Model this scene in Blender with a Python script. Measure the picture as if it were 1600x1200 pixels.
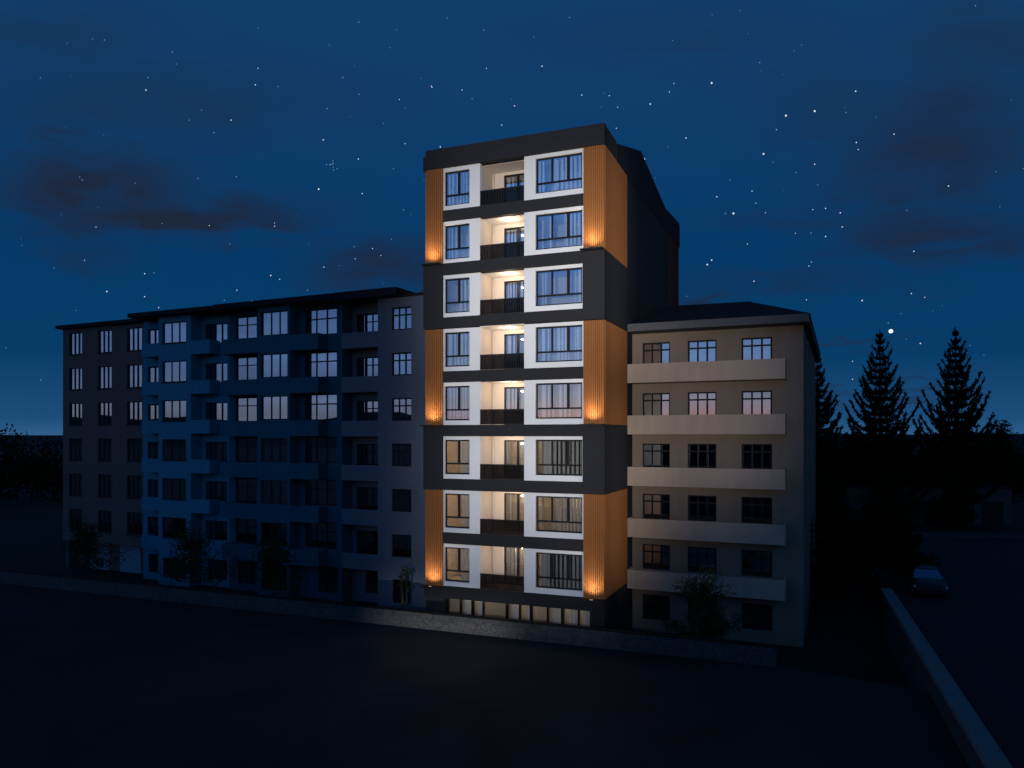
import bpy, bmesh, math, random
from mathutils import Vector, Matrix
R=math.radians
SC=bpy.context.scene; COL=SC.collection
for o in list(bpy.data.objects): bpy.data.objects.remove(o)
# ------------------------------------------------------------------ camera
cd=bpy.data.cameras.new('camera'); cam=bpy.data.objects.new('camera',cd); COL.objects.link(cam)
CZ=11.5
cam.location=(0,0,CZ); cam.rotation_euler=(R(90),0,0)
cd.sensor_width=36; cd.lens=1180/1600*36; cd.shift_y=80.5/1600; cd.clip_end=12000; cd.clip_start=.1
SC.camera=cam
SC.view_settings.view_transform='Standard'; SC.view_settings.look='None'; SC.view_settings.exposure=0; SC.view_settings.gamma=1
SC.render.engine='CYCLES'
SC.cycles.max_bounces=8; SC.cycles.transparent_max_bounces=24; SC.cycles.sample_clamp_indirect=3
# ------------------------------------------------------------------ node helper
class NT:
    def __init__(s,t): s.t=t; s.n=t.nodes; s.l=t.links
    def new(s,k,**kw):
        n=s.n.new(k)
        for a,b in kw.items():
            if a=='ins':
                for i,v in b.items():
                    if hasattr(v,'is_linked') or isinstance(v,bpy.types.NodeSocket): s.l.new(v,n.inputs[i])
                    else: n.inputs[i].default_value=v
            else: setattr(n,a,b)
        return n
    def m(s,op,a,b=None,c=None,clamp=False):
        n=s.n.new('ShaderNodeMath'); n.operation=op; n.use_clamp=clamp
        for i,v in enumerate((a,b,c)):
            if v is None: continue
            if isinstance(v,(int,float)): n.inputs[i].default_value=v
            else: s.l.new(v,n.inputs[i])
        return n.outputs[0]
    def mix(s,f,a,b):
        n=s.n.new('ShaderNodeMix'); n.data_type='RGBA'
        for i,v in ((0,f),(6,a),(7,b)):
            if isinstance(v,(int,float)): n.inputs[i].default_value=v
            elif isinstance(v,(tuple,list)): n.inputs[i].default_value=(v[0],v[1],v[2],1)
            else: s.l.new(v,n.inputs[i])
        return n.outputs[2]
# ------------------------------------------------------------------ world: night sky in front, twilight glow behind the camera
W=bpy.data.worlds.new('World'); SC.world=W; W.use_nodes=True
t=NT(W.node_tree); t.n.clear()
tc=t.new('ShaderNodeTexCoord'); sep=t.new('ShaderNodeSeparateXYZ',ins={0:tc.outputs['Generated']})
X,Y,Z=sep.outputs
el=t.m('MULTIPLY',t.m('ARCSINE',Z),180/math.pi)          # elevation in degrees
def ramp(fac,pts,interp='LINEAR'):
    n=t.new('ShaderNodeValToRGB'); e=n.color_ramp; e.interpolation=interp
    while len(e.elements)<len(pts): e.elements.new(.5)
    for k,(p,c) in zip(e.elements,pts): k.position=p; k.color=(c[0],c[1],c[2],1)
    t.l.new(fac,n.inputs[0]); return n.outputs[0]
eln=t.m('DIVIDE',el,90,clamp=True)
front=ramp(eln,[(0,(.030,.110,.25)),(.012,(.012,.075,.195)),(.06,(.0025,.046,.138)),(.14,(.0012,.041,.137)),(.28,(.0056,.047,.145)),(1,(.006,.045,.13))])
backp=ramp(eln,[(0,(.66,.36,.30)),(.016,(.58,.36,.36)),(.034,(.34,.36,.48)),(.06,(.22,.36,.66)),(.10,(.17,.34,.74)),(.14,(.09,.27,.72)),(.2,(.07,.25,.70)),(.30,(.035,.17,.50)),(.5,(.010,.07,.20)),(1,(.006,.045,.13))])
backb=ramp(eln,[(0,(.20,.24,.34)),(.02,(.22,.27,.40)),(.05,(.15,.25,.50)),(.10,(.12,.24,.54)),(.2,(.07,.20,.50)),(.34,(.025,.11,.32)),(.6,(.008,.06,.17)),(1,(.006,.045,.13))])
pk=t.new('ShaderNodeMapRange',interpolation_type='SMOOTHSTEP',ins={0:X,1:-.85,2:-.62,3:0.,4:1.})
back=t.mix(pk.outputs[0],backb,backp)
# soft streaky cloud bands in the glow, so window reflections vary
mp=t.new('ShaderNodeMapping',ins={0:tc.outputs['Generated'],3:(1.5,1.5,16)})
nz=t.new('ShaderNodeTexNoise',ins={0:mp.outputs[0],'Scale':1.6,'Detail':4.0})
band=t.m('MULTIPLY_ADD',nz.outputs[0],1.5,.22)
bk=t.new('ShaderNodeVectorMath',operation='SCALE',ins={0:back,'Scale':band})
q_=t.m('ADD',t.m('MULTIPLY',X,-.6),t.m('MULTIPLY',Y,-.8))
fb=t.new('ShaderNodeMapRange',interpolation_type='SMOOTHSTEP',ins={0:q_,1:-.1,2:.6,3:0.,4:1.})
sky=t.mix(fb.outputs[0],front,bk.outputs[0])
# dark cloud patches in front
ys=t.m('MAXIMUM',Y,.05)
U=t.m('DIVIDE',X,ys); V=t.m('DIVIDE',Z,ys)
cn=t.new('ShaderNodeTexNoise',ins={0:tc.outputs['Generated'],'Scale':7.,'Detail':5.,'Roughness':.55})
mp2=t.new('ShaderNodeMapping',ins={0:tc.outputs['Generated'],3:(1,1,3.2)})
cn2=t.new('ShaderNodeTexNoise',ins={0:mp2.outputs[0],'Scale':11.,'Detail':6.,'Roughness':.55,'Distortion':.6})
Ud=t.m('ADD',U,t.m('MULTIPLY_ADD',cn.outputs[0],.16,-.08)); Vd=t.m('ADD',V,t.m('MULTIPLY_ADD',cn2.outputs[0],.12,-.06))
tot=None
for (px,py,rx,ry,a) in [(270,335,220,42,1.1),(150,285,170,60,1.0),(110,215,60,26,.6),(400,345,110,24,.8),(1490,170,150,90,.7),(1400,300,150,40,.6),(230,160,330,75,.42),(590,418,130,46,.95),(1460,235,190,115,.80),(1300,160,160,90,.35),(1460,362,200,44,.8),(1290,352,200,34,.40),(1240,432,220,26,.36),(1085,465,70,20,.8),(130,400,110,30,.42),(1330,534,90,9,.55),(1440,575,120,7,.4),(1290,624,80,8,.5),(1440,606,90,6,.4),(1440,628,70,9,.5),(1100,60,260,50,.25),(60,60,200,60,.4),(1560,70,180,70,.6)]:
    cu,cv=(px-800)/1180,(680.5-py)/1180
    dx=t.m('MULTIPLY',t.m('SUBTRACT',Ud,cu),1180/rx); dy=t.m('MULTIPLY',t.m('SUBTRACT',Vd,cv),1180/ry)
    d2=t.m('ADD',t.m('MULTIPLY',dx,dx),t.m('MULTIPLY',dy,dy))
    b=t.m('MULTIPLY',t.m('EXPONENT',t.m('MULTIPLY',d2,-1.3)),a)
    tot=b if tot is None else t.m('MAXIMUM',tot,b)
den=t.m('MULTIPLY',tot,t.m('MULTIPLY_ADD',cn2.outputs[0],1.15,.38))
fr=t.new('ShaderNodeMapRange',ins={0:Y,1:.1,2:.3,3:0.,4:1.})
den=t.m('MULTIPLY',den,fr.outputs[0],clamp=True)
sky=t.mix(den,sky,(.0120,.0215,.048))
# below the horizon: dark
lo=t.new('ShaderNodeMapRange',ins={0:Z,1:-.004,2:-.02,3:0.,4:1.})
sky=t.mix(lo.outputs[0],sky,(.002,.004,.01))
bg=t.new('ShaderNodeBackground',ins={0:sky,1:1.0}); ow=t.new('ShaderNodeOutputWorld',ins={0:bg.outputs[0]})
# ------------------------------------------------------------------ materials
def mat(name,build):
    m=bpy.data.materials.new(name); m.use_nodes=True; k=NT(m.node_tree); k.n.clear()
    out=k.new('ShaderNodeOutputMaterial'); sh=build(k); k.l.new(sh,out.inputs[0]); return m
def prin(k,col,rough=.6,metal=0.,spec=.5,bump=None,bs=.2,bd=.01):
    p=k.new('ShaderNodeBsdfPrincipled',ins={'Roughness':rough,'Metallic':metal,'Specular IOR Level':spec})
    if isinstance(col,(tuple,list)): p.inputs[0].default_value=(*col,1)
    else: k.l.new(col,p.inputs[0])
    if bump is not None:
        b=k.new('ShaderNodeBump',ins={'Strength':bs,'Distance':bd,'Height':bump}); k.l.new(b.outputs[0],p.inputs['Normal'])
    return p.outputs[0]
def obj_co(k,scale=(1,1,1)):
    c=k.new('ShaderNodeTexCoord'); return k.new('ShaderNodeMapping',ins={0:c.outputs['Object'],3:scale}).outputs[0]
def plaster(c,var=.12,spk=.10,rough=.85,stain=.16):
    def f(k):
        co=obj_co(k); big=k.new('ShaderNodeTexNoise',ins={0:co,'Scale':.6,'Detail':5.}).outputs[0]
        fine=k.new('ShaderNodeTexNoise',ins={0:co,'Scale':9.,'Detail':4.,'Roughness':.7}).outputs[0]
        st=k.new('ShaderNodeTexNoise',ins={0:obj_co(k,(1.6,1.6,.16)),'Scale':1.4,'Detail':5.}).outputs[0]
        v=k.m('ADD',k.m('MULTIPLY_ADD',big,var*2,1-var),k.m('MULTIPLY_ADD',fine,spk*2,-spk))
        v=k.m('ADD',v,k.m('MULTIPLY_ADD',st,stain*2,-stain))
        s=k.new('ShaderNodeVectorMath',operation='SCALE',ins={0:c,'Scale':v}).outputs[0]
        return prin(k,s,rough,bump=fine,bs=.35,bd=.012,spec=.12)
    return f
M={}
M['white']=mat('white_plaster',plaster((.60,.60,.60),.05,.07,stain=.04))
M['dark']=mat('anthracite_panel',plaster((.020,.0205,.023),.08,.03,.8,stain=.03))
M['dark_side']=M['dark']
M['beige']=mat('beige_plaster',plaster((.56,.47,.385),.05,.06,stain=.03))
M['ceil']=mat('ceiling_paint',plaster((.68,.63,.57),.04,.04,stain=.0))
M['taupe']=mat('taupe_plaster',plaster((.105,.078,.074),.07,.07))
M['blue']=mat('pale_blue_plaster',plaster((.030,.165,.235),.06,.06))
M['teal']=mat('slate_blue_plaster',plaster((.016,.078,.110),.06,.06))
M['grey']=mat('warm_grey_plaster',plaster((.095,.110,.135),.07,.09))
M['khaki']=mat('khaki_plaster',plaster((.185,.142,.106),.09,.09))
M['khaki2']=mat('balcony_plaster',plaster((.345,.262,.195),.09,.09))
M['fascia']=mat('grey_fascia',plaster((.08,.08,.085),.06,.05))
M['roof']=mat('dark_roof',plaster((.012,.013,.018),.1,.1))
M['frame']=mat('black_window_frame',lambda k:prin(k,(.006,.006,.007),.5,0,.2))
M['frame2']=mat('dark_window_frame',lambda k:prin(k,(.006,.006,.008),.6,0,.15))
M['railmetal']=mat('dark_metal',lambda k:prin(k,(.018,.018,.019),.55,0,.2))
M['room']=mat('room_darkness',lambda k:prin(k,(.012,.012,.014),.9))  # near-black colour paints in the darkness of unlit rooms behind neighbour windows
def woodf(k,side=False):
    co=obj_co(k,(14,14,.7)); g=k.new('ShaderNodeTexNoise',ins={0:co,'Scale':1.,'Detail':6.,'Roughness':.6}).outputs[0]
    c=k.mix(g,(.185,.070,.020),(.305,.118,.036))
    return prin(k,c,.7,spec=.12,bump=g,bs=.2,bd=.004)
M['wood']=mat('orange_wood_cladding',woodf)
M['wood_shaded']=mat('shaded_wood_cladding',plaster((.055,.020,.008),.1,.1))  # cladding wood with the rear strip's shade put into a darker colour
def glassf(fac,tint=(.9,.92,.92),gl=(.95,.97,1)):
    def f(k):
        g=k.new('ShaderNodeBsdfGlossy',ins={0:(*gl,1),'Roughness':.012})
        n=k.new('ShaderNodeTexNoise',ins={0:obj_co(k),'Scale':.9,'Detail':1.})
        b=k.new('ShaderNodeBump',ins={'Strength':.05,'Distance':.02,'Height':n.outputs[0]}); k.l.new(b.outputs[0],g.inputs['Normal'])
        tr=k.new('ShaderNodeBsdfTransparent',ins={0:(*tint,1)})
        fr=k.new('ShaderNodeFresnel',ins={0:1.45})
        ff=k.m('MULTIPLY_ADD',fr.outputs[0],.8,fac,clamp=True)
        return k.new('ShaderNodeMixShader',ins={0:ff,1:tr.outputs[0],2:g.outputs[0]}).outputs[0]
    return f
M['glass']=mat('coated_window_glass',glassf(.27))
M['glass2']=mat('mirror_window_glass',glassf(.40,(.45,.47,.5)))
M['shopglass']=mat('shopfront_glass',glassf(.03))
M['railglass']=mat('smoked_glass',glassf(-.02,(.26,.25,.24)))
def curt(c):
    def f(k):
        d=k.new('ShaderNodeBsdfDiffuse',ins={0:(*c,1)}); tr=k.new('ShaderNodeBsdfTranslucent',ins={0:(*c,1)})
        return k.new('ShaderNodeMixShader',ins={0:.15,1:d.outputs[0],2:tr.outputs[0]}).outputs[0]
    return f
M['curtain']=mat('white_curtain',curt((.80,.80,.82)))
M['curtain2']=mat('grey_curtain',curt((.80,.77,.74)))
def emit(c,s):
    return lambda k:k.new('ShaderNodeEmission',ins={0:(*c,1),1:s}).outputs[0]
M['lamp']=mat('lamp_glow',emit((1,.86,.66),3.))
M['lamp2']=mat('uplight_glow',emit((1,.78,.5),.5))
M['star']=mat('star_glow',emit((.80,.92,1),1.0)); M['star2']=mat('faint_star_glow',emit((.30,.50,.72),.75)); M['planet']=mat('planet_glow',emit((1,.97,.92),1.3))
def asphalt(c,spk=.25,sc=30):
    def f(k):
        co=obj_co(k); a=k.new('ShaderNodeTexNoise',ins={0:co,'Scale':.22,'Detail':8.,'Roughness':.62,'Distortion':.8}).outputs[0]; b=k.new('ShaderNodeTexNoise',ins={0:co,'Scale':sc,'Detail':3.}).outputs[0]
        v=k.m('ADD',k.m('MULTIPLY_ADD',a,2.2,-.1),k.m('MULTIPLY_ADD',b,spk*2,-spk))
        s=k.new('ShaderNodeVectorMath',operation='SCALE',ins={0:c,'Scale':v}).outputs[0]
        return prin(k,s,.9,bump=b,bs=.4,bd=.02,spec=.2)
    return f
M['ground']=mat('dark_soil',asphalt((.010,.011,.010)))
M['lot']=mat('dark_asphalt_lot',asphalt((.014,.0145,.016),.3,14))
M['road']=mat('asphalt_road',asphalt((.012,.0145,.022)))
M['hill']=mat('dark_hill',asphalt((.004,.005,.004)))
M['coping']=mat('pale_concrete_coping',plaster((.13,.14,.14),.1,.08))
M['conc']=mat('concrete',plaster((.045,.047,.05),.12,.1))
def stonef(k):
    co=obj_co(k); n=k.new('ShaderNodeTexNoise',ins={0:co,'Scale':1.2,'Detail':3.}).outputs[1]
    mx=k.new('ShaderNodeVectorMath',operation='MULTIPLY_ADD',ins={0:n,1:(.35,.35,.35),2:co}).outputs[0]
    v=k.new('ShaderNodeTexVoronoi',feature='DISTANCE_TO_EDGE',ins={0:mx,'Scale':3.6}).outputs[0]
    vc=k.new('ShaderNodeTexVoronoi',ins={0:mx,'Scale':3.6}).outputs[1]
    jo=k.new('ShaderNodeMapRange',ins={0:v,1:.0,2:.05,3:0.,4:1.}).outputs[0]
    g=k.new('ShaderNodeTexNoise',ins={0:co,'Scale':14.,'Detail':6.,'Roughness':.75}).outputs[0]
    gv=k.m('MULTIPLY_ADD',g,3.2,-.6)
    bw=k.new('ShaderNodeRGBToBW',ins={0:vc}).outputs[0]
    base=k.mix(bw,(.036,.036,.037),(.058,.057,.056))
    base=k.mix(jo,(.018,.018,.018),base)
    s=k.new('ShaderNodeVectorMath',operation='SCALE',ins={0:base,'Scale':gv}).outputs[0]
    h=k.m('ADD',k.m('MULTIPLY',jo,.6),k.m('MULTIPLY',g,.6))
    return prin(k,s,.9,bump=h,bs=.9,bd=.03)
M['stone']=mat('grey_stone_wall',stonef)
def leaff(a,b):
    def f(k):
        g=k.new('ShaderNodeNewGeometry'); c=k.mix(g.outputs['Random Per Island'],a,b)
        d=k.new('ShaderNodeBsdfDiffuse',ins={0:c}); tr=k.new('ShaderNodeBsdfTranslucent',ins={0:c})
        return k.new('ShaderNodeMixShader',ins={0:.25,1:d.outputs[0],2:tr.outputs[0]}).outputs[0]
    return f
M['leaf']=mat('tree_leaves',leaff((.020,.030,.010),(.050,.062,.022)))
M['leafdark']=mat('dark_tree_leaves',leaff((.004,.007,.004),(.012,.018,.009)))
M['needle']=mat('conifer_needles',leaff((.003,.005,.003),(.008,.012,.007)))
M['bark']=mat('bark',plaster((.045,.036,.028),.2,.2))
M['carpaint']=mat('dark_blue_car_paint',lambda k:prin(k,(.004,.006,.012),.3,0,.25))
M['carglass']=mat('car_glass',lambda k:prin(k,(.16,.22,.34),.05,1.0))
M['tyre']=mat('tyre_rubber',lambda k:prin(k,(.01,.01,.01),.8))
M['rim']=mat('alloy_rim',lambda k:prin(k,(.25,.26,.28),.3,.9))
M['headlight']=mat('headlight_glass',lambda k:prin(k,(.35,.40,.46),.1,.5))
M['chrome']=mat('chrome_trim',lambda k:prin(k,(.2,.2,.22),.2,.9))
M['shutter']=mat('pale_garage_door',plaster((.20,.26,.30),.05,.04))
# ------------------------------------------------------------------ mesh builder
class MB:
    def __init__(s): s.v=[]; s.f=[]; s.mi=[]; s.mats=[]; s.cm=0; s.sm=[]
    def mat(s,m):
        if m not in s.mats: s.mats.append(m)
        s.cm=s.mats.index(m); return s
    def face(s,pts,sm=False):
        n=len(s.v); s.v+= [tuple(p) for p in pts]; s.f.append(tuple(range(n,n+len(pts)))); s.mi.append(s.cm); s.sm.append(sm)
    def box(s,x0,x1,y0,y1,z0,z1):
        n=len(s.v)
        s.v+=[(x0,y0,z0),(x1,y0,z0),(x1,y1,z0),(x0,y1,z0),(x0,y0,z1),(x1,y0,z1),(x1,y1,z1),(x0,y1,z1)]
        for q in ((0,3,2,1),(4,5,6,7),(0,1,5,4),(1,2,6,5),(2,3,7,6),(3,0,4,7)):
            s.f.append(tuple(n+i for i in q)); s.mi.append(s.cm); s.sm.append(False)
        return s
    def prism(s,prof,x0,x1):      # profile of (y,z) extruded along x
        n=len(prof); b=len(s.v)
        s.v+=[(x0,y,z) for y,z in prof]+[(x1,y,z) for y,z in prof]
        s.f.append(tuple(b+i for i in range(n))); s.f.append(tuple(b+n+i for i in reversed(range(n)))); s.mi+=[s.cm]*2; s.sm+=[False]*2
        for i in range(n):
            j=(i+1)%n; s.f.append((b+i,b+n+i,b+n+j,b+j)); s.mi.append(s.cm); s.sm.append(False)
        return s
    def tube(s,pts,rad,seg=6):
        b=len(s.v); pts=[Vector(p) for p in pts]
        for i,p in enumerate(pts):
            d=(pts[min(i+1,len(pts)-1)]-pts[max(i-1,0)]).normalized()
            a=d.orthogonal().normalized(); c=d.cross(a)
            r=rad[i] if isinstance(rad,(list,tuple)) else rad
            for k in range(seg):
                an=2*math.pi*k/seg; s.v.append(tuple(p+a*math.cos(an)*r+c*math.sin(an)*r))
        for i in range(len(pts)-1):
            for k in range(seg):
                k2=(k+1)%seg; s.f.append((b+i*seg+k,b+i*seg+k2,b+(i+1)*seg+k2,b+(i+1)*seg+k)); s.mi.append(s.cm); s.sm.append(True)
        s.f.append(tuple(b+k for k in reversed(range(seg)))); s.f.append(tuple(b+(len(pts)-1)*seg+k for k in range(seg))); s.mi+=[s.cm]*2; s.sm+=[False]*2
        return s
    def holes(s,x0,x1,z0,z1,y0,y1,hs):
        """wall slab with rectangular openings, clean manifold cells"""
        xs=sorted({x0,x1,*[h[0] for h in hs],*[h[1] for h in hs]}); zs=sorted({z0,z1,*[h[2] for h in hs],*[h[3] for h in hs]})
        xs=[x for x in xs if x0<=x<=x1]; zs=[z for z in zs if z0<=z<=z1]
        nx,nz=len(xs)-1,len(zs)-1
        def sol(i,j):
            if i<0 or j<0 or i>=nx or j>=nz: return False
            cx,cz=(xs[i]+xs[i+1])/2,(zs[j]+zs[j+1])/2
            return not any(h[0]<cx<h[1] and h[2]<cz<h[3] for h in hs)
        for i in range(nx):
            for j in range(nz):
                if not sol(i,j): continue
                a,b,c,d=xs[i],xs[i+1],zs[j],zs[j+1]
                s.face([(a,y0,c),(b,y0,c),(b,y0,d),(a,y0,d)]); s.face([(b,y1,c),(a,y1,c),(a,y1,d),(b,y1,d)])
                if not sol(i-1,j): s.face([(a,y1,c),(a,y0,c),(a,y0,d),(a,y1,d)])
                if not sol(i+1,j): s.face([(b,y0,c),(b,y1,c),(b,y1,d),(b,y0,d)])
                if not sol(i,j-1): s.face([(a,y1,c),(b,y1,c),(b,y0,c),(a,y0,c)])
                if not sol(i,j+1): s.face([(a,y0,d),(b,y0,d),(b,y1,d),(a,y1,d)])
        return s
    def mesh(s,name):
        me=bpy.data.meshes.new(name); me.from_pydata(s.v,[],s.f)
        for m in s.mats: me.materials.append(m)
        me.polygons.foreach_set('material_index',s.mi); me.polygons.foreach_set('use_smooth',s.sm); me.update(); return me
    def build(s,name,parent=None,loc=(0,0,0)): return put(name,s.mesh(name),parent,loc)
def mb(m): return MB().mat(M[m])
def put(name,me,parent=None,loc=(0,0,0),rz=0):
    o=bpy.data.objects.new(name,me); COL.objects.link(o); o.location=loc; o.rotation_euler=(0,0,rz)
    if parent: o.parent=parent
    return o
def tag(o,label=None,cat=None,group=None,kind=None):
    if label: o['label']=label
    if cat: o['category']=cat
    if group: o['group']=group
    if kind: o['kind']=kind
    return o
def root(name,yaw,a,d,label,cat,group=None,z=0):
    """Empty whose local x runs along the facade, local y into the building. a,d: metres along / into from the viewpoint"""
    o=put(name,None); c,s=math.cos(yaw),math.sin(yaw)
    o.location=(a*c+d*s,-a*s+d*c,z); o.rotation_euler=(0,0,-yaw)
    return tag(o,label,cat,group)
def lamp(name,parent,loc,col,power,kind='POINT',rad=.05,aim=None,size=None,blend=.5):
    l=bpy.data.lights.new(name,kind); l.color=col; l.energy=power; l.shadow_soft_size=rad
    o=put(name,l,parent,loc)
    if kind=='SPOT': l.spot_size=size; l.spot_blend=blend
    if aim is not None: o.rotation_euler=(Vector(aim)-Vector(loc)).to_track_quat('-Z','Y').to_euler()
    return o
def winframe(w,h,bars,m='frame',fw=.06,dp=.07):
    """bars: ('v',x,z0,z1,halfwidth) or ('h',z,x0,x1,halfwidth), fractions of w,h"""
    b=mb(m); b.box(0,fw,0,dp,0,h); b.box(w-fw,w,0,dp,0,h); b.box(fw,w-fw,0,dp,0,fw); b.box(fw,w-fw,0,dp,h-fw,h)
    for q in bars:
        if q[0]=='v': b.box(q[1]*w-q[4],q[1]*w+q[4],.003,dp-.003,max(q[2]*h,fw),min(q[3]*h,h-fw))
        else: b.box(max(q[2]*w,fw),min(q[3]*w,w-fw),-.004,dp-.006,q[1]*h-q[4],q[1]*h+q[4])
    return b.mesh('window')
def pane(w,h,m='glass',fw=.03):
    return mb(m).box(fw,w-fw,.034,.040,fw,h-fw).mesh('pane')
def curtain(spans,h,m='curtain',seed=0,amp=.09,per=.21,gap=False):
    rnd=random.Random(seed); b=mb(m)
    for x0,x1 in spans:
        n=max(6,int((x1-x0)/.02)); ph=rnd.random()*6; pts=[]
        pj=rnd.uniform(.85,1.2)*per; x=x0; 
        for i in range(n+1):
            x=x0+(x1-x0)*i/n; am=amp*(.65+.5*math.sin(x*3.1+ph))
            pts.append((x,am*math.sin(2*math.pi*x/pj+ph+.5*math.sin(4*x+ph))))
        for i in range(n):
            if gap and .15<i/n<.97 and math.sin(2*math.pi*pts[i][0]/pj+ph)<-.30: continue
            (xa,ya),(xb,yb)=pts[i],pts[i+1]; b.face([(xa,ya,0),(xb,yb,0),(xb,yb*.85,h),(xa,ya*.85,h)],True)
    return b.mesh('curtain')
# ================================================================== GROUND
TY=R(21.936); RY=R(23.607); LY=R(24.578)
tc_,ts_=math.cos(TY),math.sin(TY)
def TW(a,d): return (a*tc_+d*ts_,-a*ts_+d*tc_)
g=mb('ground'); g.face([(-3000,-3000,0),(3000,-3000,0),(3000,3000,0),(-3000,3000,0)]); tag(g.build('ground'),kind='structure')
# raised lot in front of the stone wall
p0=TW(-90,34.55); p1=TW(-1.2,34.55)
dgx=lambda y:14.55+(y-25.0)*(20.8-14.55)/(42.1-25.0)     # left face of the diagonal wall
g=mb('lot'); zt=1.5
pl=[(-200,-120),(dgx(-60),-60),(dgx(29.6),29.6),p1,p0,(-200,70)]
g.face([(x,y,zt) for x,y in pl]); 
for i in range(len(pl)):
    (x0,y0),(x1,y1)=pl[i],pl[(i+1)%len(pl)]; g.face([(x0,y0,zt),(x0,y0,-.5),(x1,y1,-.5),(x1,y1,zt)])
tag(g.build('parking_lot'),kind='structure')
# road on the right, a little higher
g=mb('road'); zr=2.35
pl=[(dgx(-60)+.55,-60),(160,-60),(190,120),(46,72.5),(31.6,70),(dgx(44)+.55,44)]
g.face([(x,y,zr) for x,y in pl])
for i in range(len(pl)):
    (x0,y0),(x1,y1)=pl[i],pl[(i+1)%len(pl)]; g.face([(x0,y0,zr),(x0,y0,-.5),(x1,y1,-.5),(x1,y1,zr)])
tag(g.build('road'),kind='structure')
g=mb('ground'); g.face([(dgx(44)+.3,44.1,zr-.01),(31.4,70.1,zr-.01),(46,72.6,zr-.01),(190,121,zr-.01),(190,260,zr-.01),(30,260,zr-.01),(27,60,zr-.01)]); tag(g.build('verge'),kind='structure')
# distant hills all round
def hills():
    b=mb('hill'); rnd=random.Random(4); n=720; r=1500
    def hh(a):     # a: azimuth, 0 = +Y
        bk=(1-math.cos(a))/2
        e=.03+.10*math.sin(3*a+1)+.08*math.sin(7*a+2)+.05*math.sin(17*a)
        e+=max(0,1-bk*3)*(.10+.10*math.sin(37*a)+.08*math.sin(83*a+1)); e+=1.0*math.exp(-((a-4.40)/.38)**2)*(1+.35*math.sin(14*a)+.2*math.sin(33*a)); e+=bk**3*(.75+.5*math.sin(9*a+.6)+.28*math.sin(21*a+1.4)+.12*math.sin(47*a))
        return 11.5+r*math.tan(R(max(e,.02)))
    ring=[]
    for i in range(n):
        a=2*math.pi*i/n; ring.append((math.sin(a),math.cos(a),hh(a)))
    for i in range(n):
        x,y,h=ring[i]; x2,y2,h2=ring[(i+1)%n]
        b.face([(x*1000,y*1000,-1),(x2*1000,y2*1000,-1),(x2*r,y2*r,h2),(x*r,y*r,h)],True)
        b.face([(x*r,y*r,h),(x2*r,y2*r,h2),(x2*2100,y2*2100,-1),(x*2100,y*2100,-1)],True)
    tag(b.build('hills'),kind='structure')
hills()
# ================================================================== STONE WALL + DIAGONAL WALL
w=root('stone_wall',TY,-90,34.5,'low grey rubble stone wall running in front of the buildings','wall',z=1.45)
b=mb('stone'); b.box(0,88.4,.0,.42,-1.5,.86); b.build('masonry',w)
mb('hill').box(-.01,88.41,-.01,.43,.862,.90).build('coping',w)
w=put('parapet_wall',None,None,(dgx(29.6),29.6,0)); dv=Vector((20.8-14.55,42.1-25.0,0)).normalized(); w.rotation_euler=(0,0,-math.atan2(dv.x,dv.y))
tag(w,'long low concrete wall with pale flat top slanting beside the road','wall')
mb('conc').box(.06,.50,-80,15.3,-.5,2.38).build('wall_base',w)
mb('coping').box(0,.58,-80,15.35,2.382,2.6).build('coping',w)
# ================================================================== TOWER
T=root('apartment_tower',TY,-10.09,37.83,'tall dark eight storey apartment block with white bays and glowing orange wood panels','building')
# local x: a+10.09 ; facade from x=-10.42 to 0 ; y 0 = facade plane
ax=lambda a:a+10.09
XL=-10.40; DEP=22.6
WT=[26.46-3*i for i in range(8)]; WB=[24.09-3*i for i in range(8)]
groups=[(0,1),(3,4),(6,7)]
# dark shell: base band, dark storeys, floor bands, parapet
mb('dark').box(XL-.05,0.02,-.12,.34,2.42,3.06).build('facade_band',T)
for i in (2,5):                                                          # dark framed storeys
    zb,ztp=(17.5,21.1) if i==2 else (8.46,12.08)
    mb('dark').holes(XL-.08,.03,zb,ztp,-.16,.34,[(ax(-19.38),ax(-11.23),WB[i],WT[i])]).build('facade_panel',T)
    mb('dark').box(-.30,.03,.342,4.9,zb,ztp).build('side_panel',T)
for i in (0,3,6): mb('dark').box(ax(-19.38),ax(-11.23),-.06,.34,WT[i+1],WB[i]).build('facade_band',T)
b=mb('dark')                                                             # parapet box
b.box(XL+.08,.03,-.18,.3,26.47,27.53); b.box(-.27,.03,.302,2.3,26.47,27.47); b.box(XL-.1,XL+.078,-.14,2.3,26.4,27.2)
b.build('parapet',T)
# side and rear walls
b=mb('dark_side')
b.box(-.32,-.02,4.905,18.74,0,26.4); b.box(XL,XL+.3,.345,DEP,0,26.4); b.box(XL+.305,-.325,DEP-.3,DEP,0,26.4)
b.box(-.32,-.02,.345,4.9,0,3.0)
b.box(-.8,0.0,.0,.34,0,2.415); b.box(XL,ax(-19.35),.0,.34,0,2.415)
b.build('side_wall',T)
mb('wood_shaded').box(-.32,-.005,18.745,DEP+.05,0,26.4).build('rear_cladding',T)
# roof
b=mb('roof'); y0=.31
b.prism([(2.31,26.42),(2.31,27.35),(8.44,29.07),(16.63,27.82),(22.2,28.25),(22.7,28.1),(22.7,27.2),(22.7,26.42)],XL-.05,.06)
b.box(XL+.31,-.275,.305,2.3,26.42,26.9)
b.build('roof',T)
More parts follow.
